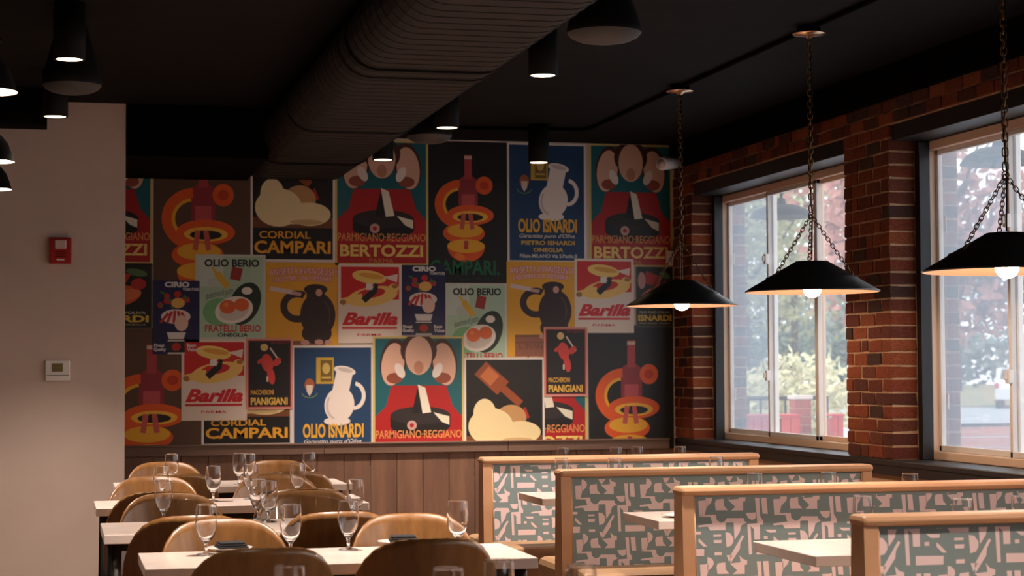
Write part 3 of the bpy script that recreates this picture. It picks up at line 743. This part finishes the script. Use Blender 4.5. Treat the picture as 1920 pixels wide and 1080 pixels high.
nm = ['front', 'second', 'third', 'farthest']
spec = [((.637, 1.205), (6.19, 6.36), (.62, 1.325), (6.80, 6.86)), ((.505, 1.08), (7.58, 7.60), (.52, 1.12), (8.36, 8.36)), ((.47, 1.15), (9.08, 9.08), (.50, 1.14), (9.81, 9.81)), ((.64, 1.30), (10.65, 10.65), (.66, 1.32), (11.39, 11.39))]
for r_, (nx, ny, fx, fy) in enumerate(spec):
    for j, x in enumerate(nx):
        chair(x, ny[j], random.uniform(-.06, .06), '%s plywood chair with its back to the camera at the %s table' % (('left', 'right')[j], nm[r_]))
    for j, x in enumerate(fx):
        chair(x, fy[j], PI + random.uniform(-.06, .06), '%s plywood chair facing the camera behind the %s table' % (('left', 'right')[j], nm[r_]))

# ------------------------------------------------------------------ booths
def fabric_tile():
    P = [[(105, 170), (215, 165), (215, 250), (195, 338), (125, 358)],
         [(200, 82), (240, 92), (275, 125), (285, 160), (268, 200), (225, 240), (200, 240)],
         [(125, 340), (340, 340), (350, 400), (405, 440), (455, 425), (485, 385), (700, 390), (715, 430), (750, 440), (672, 480), (655, 560), (592, 650), (572, 440), (470, 440), (470, 530), (270, 530), (240, 482), (120, 488), (115, 465), (300, 445), (268, 365), (125, 360)],
         [(335, 160), (430, 150), (440, 235), (490, 290), (335, 288), (320, 200)],
         [(445, 65), (525, 68), (480, 150)],
         [(490, 165), (630, 155), (612, 70), (655, 115), (715, 135), (715, 185), (685, 190), (690, 297), (535, 297), (585, 250)],
         [(840, 150), (895, 150), (915, 370), (955, 430), (955, 475), (915, 475), (925, 655), (850, 655), (840, 530), (795, 490), (825, 830), (785, 830), (750, 460), (880, 455), (865, 330)],
         [(920, 150), (990, 150), (1015, 345), (945, 340)],
         [(725, 330), (860, 325), (855, 400), (810, 415), (760, 390)],
         [(470, 555), (530, 565), (575, 620), (580, 670), (550, 720), (490, 735)],
         [(315, 580), (415, 580), (415, 605), (315, 605)], [(320, 645), (425, 645), (420, 685), (325, 685)], [(340, 790), (432, 790), (432, 830), (340, 830)],
         [(690, 595), (715, 610), (670, 690), (665, 760), (550, 930), (540, 840)],
         [(985, 535), (1135, 540), (1130, 575), (1040, 575)], [(970, 615), (1020, 610), (1025, 650), (975, 650)], [(1100, 620), (1130, 640), (1215, 720), (1165, 720), (1100, 660)],
         [(880, 745), (1180, 750), (1180, 835), (885, 835)]]
    out = []
    for p in P:
        out.append([((x - 105 - .065 * (y_ - 85)) / 975 * .324, -(y_ - 85) / 765 * .256) for x, y_ in p])
    return out
TILE = fabric_tile()
BW, BT, BZ = 1.60, .925, .47
LEAN = .05
def print_mesh(fx=0, fz=0):
    mb = MB(); a0, a1, z0, z1 = .055, BW - .055, BZ - .02, BT - .045
    for i in range(-2, 6):
        for j in range(-2, 3):
            for p in TILE:
                q = clip_poly([(a0 + .02 + fx + i * .324 + x, z1 - .004 + fz - j * .256 + z) for x, z in p], a0 + .002, z0, a1 - .002, z1 - .002)
                if len(q) > 2:
                    ar = sum(q[k - 1][0] * q[k][1] - q[k][0] * q[k - 1][1] for k in range(len(q)))
                    if ar < 0: q = q[::-1]
                    mb.add([(x, -.0572 + LEAN * (z - BZ) , z) for x, z in q], [tuple(range(len(q)))])
    return mb.mesh('fabric_print', m_pink)
def booth(x, y_, label, fx=0, fz=0):
    PRM = print_mesh(fx, fz)
    t = thing('restaurant_booth', label, 'booth', (x, y_, 0), group='patterned booth seats along the windows')
    # end posts
    for a, b in ((0, .05), (BW - .05, BW)):
        e = MB(); zs = (0, BT - .035)
        lo, hi = .075, .075
        e.add([(a, -.085, 0), (b, -.085, 0), (b, .085, 0), (a, .085, 0), (a, -.05, BT - .03), (b, -.05, BT - .03), (b, .05, BT - .03), (a, .05, BT - .03)],
              [(0, 3, 2, 1), (4, 5, 6, 7), (0, 1, 5, 4), (2, 3, 7, 6), (0, 4, 7, 3), (1, 2, 6, 5)]); e.build('end_post', m_tan, t)
    # fabric panels, front and back
    for s in (-1, 1):
        p = MB(); ys = lambda z: s * (.0568 - LEAN * (z - BZ))
        z0, z1 = .2, BT - .03
        p.add([(.05, ys(z0), z0), (BW - .05, ys(z0), z0), (BW - .05, ys(z1), z1), (.05, ys(z1), z1), (.05, 0, z0), (BW - .05, 0, z0), (BW - .05, 0, z1), (.05, 0, z1)],
              [(0, 1, 2, 3), (4, 7, 6, 5), (0, 4, 5, 1), (3, 2, 6, 7)] if s < 0 else [(3, 2, 1, 0), (5, 6, 7, 4), (1, 5, 4, 0), (7, 6, 2, 3)])
        fp = p.build('fabric_panel', m_sage, t)
        pr = link('fabric_print', PRM, fp)
        if s > 0: pr.rotation_euler = (0, 0, PI); pr.location = (BW, 0, 0)
        # welt piping down both sides
        for xx in (.053, BW - .053):
            MB().tube([(xx, s * .062, BZ - .02), (xx, s * (.062 - LEAN * (BT - .04 - BZ)), BT - .04)], .005, 8).build('piping', m_tan, fp)
        # seat
        st = MB(); y0, y1 = sorted((s * .06, s * .46)); st.box(.01, BW - .01, y0, y1, .36, BZ, .035); st.build('seat_cushion', m_seat, t)
        ba = MB(); y0, y1 = sorted((s * .05, s * .42)); ba.box(.02, BW - .02, y0, y1, .0, .358, .004); ba.build('seat_base', m_tan, t)
    cap = MB(); cap.box(-.008, BW + .008, -.062, .062, BT - .036, BT, .016); cap.build('top_cap', m_tan, t)
    return t
BOOTHS = [(2.267, 10.02, 'patterned booth nearest the back wall', .20, .13), (2.338, 8.66, 'patterned booth second from the back wall'), (2.459, 7.24, 'patterned booth third from the back wall', .0, .02), (2.535, 5.66, 'patterned booth nearest the camera at the bottom right', .19, .135)]
for b in BOOTHS: booth(*b)
# wall end bench behind the last table
MB_ = None
def booth_table(x0, y0, y1, label, w=1.25):
    t = thing('booth_table', label, 'table', (x0 + w / 2, (y0 + y1) / 2, 0), group='white booth tables')
    d = (y1 - y0) / 2
    MB().box(-w / 2, w / 2, -d, d, .712, .75, .003).build('table_top', m_quartz, t)
    MB().tube([(0, 0, .711), (0, 0, .04)], .035, 14).build('column', m_iron, t)
    MB().box(-.3, .3, -.2, .2, 0, .03, .006).build('foot', m_iron, t)
    MB().box(-.3, .3, -.15, .15, .695, .711).build('support_plate', m_iron, t)
BT_ = [(2.55, 10.72, 11.26, 'white table behind the farthest booth'), (2.40, 9.39, 9.90, 'white table between the two farthest booths'), (2.515, 7.66, 8.17, 'white table between second and third booth'), (2.565, 6.06, 6.68, 'white table between third booth and nearest booth')]
BT_ = [(2.70, 10.75, 11.25, BT_[0][3]), (2.40, 9.20, 9.70, BT_[1][3]), (2.52, 7.68, 8.20, BT_[2][3]), (2.565, 6.08, 6.68, BT_[3][3])]
for a in BT_: booth_table(*a)

# ------------------------------------------------------------------ goblets
GP = [(0, .0), (.033, .0), (.0345, .0003), (.0355, .001), (.036, .002), (.0355, .003), (.033, .0045), (.012, .008), (.0065, .014), (.0055, .028), (.0065, .040), (.009, .046), (.016, .052), (.027, .066), (.035, .086), (.0385, .108), (.039, .128), (.0375, .155), (.0357, .177), (.0356, .1796), (.0352, .1803),
      (.0347, .1803), (.0343, .1796), (.0344, .177), (.0362, .155), (.0376, .128), (.0371, .108), (.0335, .087), (.025, .068), (.014, .057), (.006, .0545), (0, .0543)]
gm = MB().lathe(GP, 28).mesh('water_goblet', m_goblet)
def goblet(x, y_, label): tag(link('water_goblet', gm, None, (x, y_, .7503)), label, 'glass', 'clear stemmed water goblets')
GL = [([(543, 1060), (840, 1065), (935, 1050), (1090, 1060)], 'cut off at the bottom edge'),
      ([(387, 945), (545, 945), (653, 938), (858, 938)], 'on the front white table'),
      ([(307, 902), (483, 897), (504, 901), (666, 898)], 'on the second white table from the front'),
      ([(302, 873), (400, 873), (470, 870), (558, 868)], 'on the third white table from the front'),
      ([(322, 851), (449, 850), (475, 854), (583, 850)], 'on the farthest white table by the wainscot'),
      ([(1055, 838), (1155, 838), (1195, 837), (1275, 837)], 'showing above the farthest booth'),
      ([(1053, 859), (1152, 859), (1343, 857)], 'in front of the farthest booth'),
      ([(1415, 887), (1553, 885), (1710, 888)], 'in front of the second booth from the back'),
      ([(1618, 930), (1805, 935), (1915, 930)], 'in front of the third booth from the back')]
od4, od3 = ['leftmost', 'second from left', 'third from left', 'rightmost'], ['left', 'middle', 'right']
AREAS = [t[:4] for t in TABS] + [(a[0], a[0] + 1.25, a[1], a[2]) for a in BT_]
for (ps, where), ar in zip(GL, AREAS):
    for i, p in enumerate(ps):
        q = at_z(p[0], p[1], .9305)
        x = min(max(q.x, ar[0] + .045), ar[1] - .045); y_ = min(max(q.y, ar[2] + .045), ar[3] - .045)
        goblet(x, y_, 'clear goblet %s, %s' % (where, (od4 if len(ps) == 4 else od3)[i]))

# ------------------------------------------------------------------ napkins and plates
def napkin(px, py, label, z=.752, rz=.1):
    q = at_z(px, py, z + .01)
    t = thing('folded_napkin', label, 'napkin', (q.x, q.y, z), rz, 'black folded napkins')
    for k in range(3): MB().box(-.055 + .004 * k, .055 - .006 * k, -.045 + .003 * k, .045 - .002 * k, .0005 + .0075 * k, .0075 * (k + 1), .003).build('fold', m_napkin, t)
def plate(x, y_, label):
    t = thing('side_plate', label, 'plate', (x, y_, .7503), group='small white plates')
    MB().lathe([(0, 0), (.045, 0), (.05, .003), (.085, .010), (.086, .012), (.05, .006), (0, .005)], 32).build('dish', m_plate, t)
q = at_z(434, 1024, .765); plate(q.x - .01, q.y + .0, 'small white plate under the left napkin on the front table'); napkin(434, 1022, 'black folded napkin on the front table, left one', .7635, .12)
q = at_z(755, 1012, .765); plate(q.x - .01, q.y, 'small white plate under the right napkin on the front table'); napkin(757, 1010, 'black folded napkin on the front table, right one', .7635, -.1)
napkin(506, 927, 'black folded napkin on the third table', .7512, .2)
plate(2.52 + .16, 7.86, 'small white plate on the table between second and third booth')

# ------------------------------------------------------------------ outside
GZ = -.15
m_ground = mat('asphalt_pale', (176, 180, 184), 0.9, noise=((160, 164, 168), (.4, .4, .4)))
m_grass = mat('autumn_grass', (150, 140, 96), 0.95, noise=((128, 122, 84), (2, 2, 2)))
m_leafo = mat('leaf_olive', (150, 150, 110), 0.8); m_leafp = mat('leaf_rust', (176, 120, 106), 0.8); m_leafy = mat('leaf_pale_yellow', (196, 190, 150), 0.8); m_leafg = mat('leaf_grey_green', (116, 130, 118), 0.8)
m_bark = mat('bark', (96, 84, 78), 0.9, noise=((76, 66, 60), (6, 6, 1)), bump=.5)
m_car = mat('white_car_paint', (238, 240, 244), 0.25, coat=.6); m_cargl = mat('car_glass', (40, 44, 50), 0.1); m_tire = mat('tire', (34, 34, 36), 0.8); m_tail = mat('tail_light', (200, 30, 30), 0.3)
m_redp = mat('red_painted_wood', (176, 48, 48), 0.6); m_pinkb = mat('faded_red_board', (206, 146, 130), 0.7, noise=((192, 130, 116), (6, 1, 1)))
m_pbrick = mat('outdoor_brick', (160, 84, 78), 0.9, noise=((136, 66, 60), (12, 12, 12))); m_capst = mat('cap_stone', (200, 192, 186), 0.8)
struct(MB().box(5.25, 140, -60, 160, GZ - .1, GZ).build('ground', m_ground))
struct(MB().box(5.25, 140, 68, 160, GZ, GZ + .05).build('lawn', m_grass))
def leafy(mb, c, rx, rz, n, size, rng):
    for i in range(n):
        while True:
            p = Vector((rng.uniform(-1, 1), rng.uniform(-1, 1), rng.uniform(-1, 1)))
            if .15 < p.length < 1: break
        p *= (.75 + .25 * rng.random())
        q = Vector(c) + Vector((p.x * rx, p.y * rx, p.z * rz))
        a = Vector((rng.uniform(-1, 1), rng.uniform(-1, 1), rng.uniform(-1, 1))).normalized(); b = a.orthogonal().normalized(); s = size * rng.uniform(.6, 1.4)
        mb.add([q + a * s, q + b * s * .6, q - a * s, q - b * s * .6], [(0, 1, 2, 3)])
def tree(px, Y, h, rx, rz, m, label, n=2600, size=.17, seed=1, bare=False):
    rng = random.Random(seed); b = at_y(px, 700, Y)
    t = thing('tree', label, 'tree', (b.x, b.y, GZ), group='trees across the street')
    MB().tube([(0, 0, -.02), (.05, .1, h * .3), (-.1, 0, h * .6), (.1, .1, h * .9)], [h * .015, h * .012, h * .009, h * .003], 8).build('trunk', m_bark, t)
    for i in range(9):
        a = rng.uniform(0, 2 * PI); z = h * rng.uniform(.35, .75); L = rx * rng.uniform(.6, 1.0)
        MB().tube([(0, 0, z), (math.cos(a) * L * .5, math.sin(a) * L * .5, z + L * .3), (math.cos(a) * L, math.sin(a) * L, z + L * .75)], [h * .01, h * .006, h * .002], 6).build('branch', m_bark, t)
    mb = MB()
    for i in range(9):
        a = rng.uniform(0, 2 * PI); rr = rx * rng.uniform(0, .6)
        leafy(mb, (rr * math.cos(a), rr * math.sin(a), h - rz + rng.uniform(-.55, .55) * rz), rx * .55, rz * .5, n // 9, size, rng)
    f = mb.build('foliage', m, t); f['kind'] = 'stuff'
TR = [(1400, 60, 11.5, 4.2, 4.6, m_leafo, 'olive leafed tree seen through left part of the first window'), (1490, 72, 12.5, 4.6, 5.2, m_leafo, 'tall olive tree seen behind the middle pendant'),
      (1612, 52, 9.6, 3.2, 3.6, m_leafp, 'rust leafed tree beside the brick pier in the first window'), (1778, 34, 7.4, 2.7, 2.8, m_leafp, 'rust leafed tree at the top of the right window'),
      (1965, 80, 11.5, 4.2, 4.6, m_leafg, 'grey green tree behind the white car'), (1800, 110, 10.2, 4.0, 3.6, m_leafg, 'low grey green tree in the right window'), (1450, 84, 7.2, 4.5, 3.2, m_leafg, 'dark green tree low behind the pale bush'), (1545, 90, 8.0, 4.2, 3.6, m_leafg, 'dark green tree low beside the brick pier'),
      (1335, 100, 14, 5, 6, m_leafo, 'olive tree at the left edge of first window')]
for i, a in enumerate(TR): tree(*a, seed=i + 11)
hd = thing('hedge', 'long grey green hedge far across the street', 'hedge', (62, 132, GZ))
mb = MB(); rng = random.Random(99)
for i in range(16):
    leafy(mb, (-30 + i * 4 + rng.uniform(-.5, .5), rng.uniform(-1, 1), 2.6), 3.0, 2.5 + rng.uniform(0, .9), 420, .42, rng)
fo = mb.build('foliage', m_leafg, hd); fo['kind'] = 'stuff'
for i in range(8): MB().tube([(-28 + i * 8, 0, -.01), (-28 + i * 8, 0, 2.2)], [.14, .06], 6).build('trunk', m_bark, hd)
def bush(px, Y, zc, rx, rz, m, label, seed):
    b = at_y(px, 700, Y); t = thing('bush', label, 'bush', (b.x, b.y, GZ), group='bushes outside')
    mb = MB(); leafy(mb, (0, 0, zc - GZ), rx, rz, 1300, .07, random.Random(seed)); f = mb.build('foliage', m, t); f['kind'] = 'stuff'
    for i in range(5): MB().tube([(0, 0, -.01), (rx * .4 * math.cos(i * 1.3), rx * .4 * math.sin(i * 1.3), zc - GZ)], [.03, .01], 6).build('stem', m_bark, t)
bush(1502, 26, 1.0, 1.0, .75, m_leafy, 'pale yellow bush behind the railing in the middle pane', 5)
bush(1408, 31, .85, .95, .6, m_leafy, 'pale yellow bush behind the railing in the left pane', 6)
# railing
rr_ = thing('iron_railing', 'black iron railing with pickets outside the first window', 'railing', (6.6, 18.0, GZ))
rx0, rx1 = 6.4 - 6.6, 7.75 - 6.6
for z in (1.10, .45): MB().box(rx0, rx1, -.02, .02, z - GZ - .02, z - GZ + .02).build('rail', m_iron, rr_)
pk = MB().box(-.011, .011, -.011, .011, -GZ + .43, -GZ + 1.1).mesh('picket', m_iron)
for i in range(10): link('picket', pk, rr_, (rx0 + .07 + i * .135, 0, 0))
for xx in (rx0 + .02, rx1 - .02): MB().box(xx - .02, xx + .02, -.022, .022, -.001, 1.1 - GZ).build('post', m_iron, rr_)
bp_ = at_y(1500, 740, 17.6)
pil = thing('brick_pillar', 'short red brick pillar with pale cap at the railing', 'pillar', (bp_.x, 17.6, GZ))
for k in range(15):
    for j in range(2):
        a = -.085 + .0875 * j if k % 2 else -.085 + (.06 if j else 0)
        b = a + .0825 if k % 2 else (a + .056 if j == 0 else .085)
        MB().box(a, b, -.085, .085, k * .083, k * .083 + .073, .004).build('brick', m_pbrick, pil)
MB().box(-.1, .1, -.1, .1, 15 * .083, 15 * .083 + .04, .006).build('cap', m_capst, pil)
MB().box(-.078, .078, -.078, .078, 0, 15 * .083).build('mortar_core', m_mortar, pil)
def planter(px, w, label):
    b = at_y(px, 800, 17.3); t = thing('planter_box', label, 'planter', (b.x, 17.3, GZ), group='red planter boxes by the railing')
    n = max(2, round(w / .09))
    for i in range(n): MB().box(-w / 2 + i * w / n + .003, -w / 2 + (i + 1) * w / n - .003, -.15, -.13, 0, 1.08, .003).build('slat', m_redp, t)
    MB().box(-w / 2, w / 2, -.13, .15, 0, 1.06).build('box', m_redp, t)
    MB().box(-w / 2 - .01, w / 2 + .01, -.16, .16, 1.08, 1.105, .003).build('rim', m_redp, t)
planter(1418, .34, 'red slatted planter box in the left pane'); planter(1472, .19, 'red slatted planter box left of the brick pillar'); planter(1560, .12, 'narrow red planter box beside the brick pier')
# bench outside the second window
bq = at_y(1845, 850, 15.5)
bn = thing('slatted_bench', 'faded red slatted bench outside the right window', 'bench', (bq.x, 15.5, GZ))
zt_ = at_y(1845, 800, 15.5).z - GZ
for i in range(4): MB().box(-.35, .42, .0, .025, zt_ - .095 * (i + 1) + .006, zt_ - .095 * i, .004).build('back_slat', m_pinkb, bn)
MB().box(-.38, .45, -.01, .035, zt_ + .002, zt_ + .03, .004).build('top_rail', m_iron, bn)
for i in range(4): MB().box(-.35, .42, -.45 + i * .11, -.36 + i * .11, .43, .455, .004).build('seat_slat', m_pinkb, bn)
for xx in (-.3, .37):
    MB().box(xx - .02, xx + .02, -.42, -.38, 0, .43).build('leg', m_iron, bn); MB().box(xx - .02, xx + .02, .026, .06, 0, zt_).build('leg', m_iron, bn)
    MB().tube([(xx, .03, .66), (xx, -.3, .68), (xx, -.42, .6), (xx, -.40, .43)], .02, 8).build('armrest', m_iron, bn)
# white car
cq = at_y(1915, 760, 66); car = thing('parked_car', 'white car with red tail light in the right window', 'car', (cq.x, 66, GZ), PI / 2 - .55)
prof = [(-2.2, .35), (-2.25, .75), (-2.1, 1.0), (-1.6, 1.12), (-1.1, 1.52), (.6, 1.55), (1.3, 1.08), (2.1, .92), (2.25, .6), (2.2, .35)]
b_ = MB(); n_ = len(prof)
b_.add([(x, -.85, z) for x, z in prof] + [(x, .85, z) for x, z in prof], [tuple(range(n_)), tuple(range(2 * n_ - 1, n_ - 1, -1))] + [(i, n_ + i, n_ + (i + 1) % n_, (i + 1) % n_) for i in range(n_)])
b_.build('car_body', m_car, car)
for s in (-1, 1):
    gwin = MB(); gwin.add([(-1.45, s * .856, 1.12), (1.05, s * .856, 1.10), (.5, s * .856, 1.48), (-1.05, s * .856, 1.46)], [(0, 1, 2, 3)]); gwin.build('side_window', m_cargl, car)
    for x in (-1.4, 1.4): MB().tube([(x, s * .7, .33), (x, s * .88, .33)], .33, 20).build('wheel', m_tire, car)
    MB().box(-2.28, -2.1, s * .8 - .09, s * .8 + .06, .78, .98, .01).build('tail_light', m_tail, car)
gwin = MB(); gwin.add([(-1.62, -.7, 1.13), (-1.62, .7, 1.13), (-1.13, .65, 1.50), (-1.13, -.65, 1.50)], [(0, 3, 2, 1)])
gwin.v = [(x - .012, y_, z + .008) for x, y_, z in gwin.v]; gwin.build('rear_window', m_cargl, car)
# outdoor shade lamps hung outside the windows
def gooseneck(px, py, X, label, r):
    q = at_x(px, py, X); t = thing('gooseneck_lamp', label, 'outdoor lamp', (5.25, q.y, q.z), group='dark outdoor gooseneck lamps'); dx = X - 5.25
    MB().lathe([(0, .16), (.03, .155), (.04, .11), (.5 * r, .10), (.85 * r, .055), (r, 0)], 28, c=(dx, 0, 0)).build('shade', m_black, t)
    MB().lathe([(r, 0), (.84 * r, .05), (0, .09)], 28, c=(dx, 0, 0)).build('shade_lining', m_grille, t)
    MB().tube([(0, 0, .1), (dx * .3, 0, .34), (dx * .7, 0, .38), (dx, 0, .3), (dx, 0, .14)], .014, 8).build('arm', m_black, t)
    MB().tube([(0, 0, .1), (.02, 0, .1)], .05, 14).build('wall_plate', m_black, t)
gooseneck(1465, 408, 5.75, 'dark lamp shade hanging outside the top of first window', .26)
gooseneck(1872, 308, 5.75, 'dark lamp shade hanging outside the top of right window', .24)
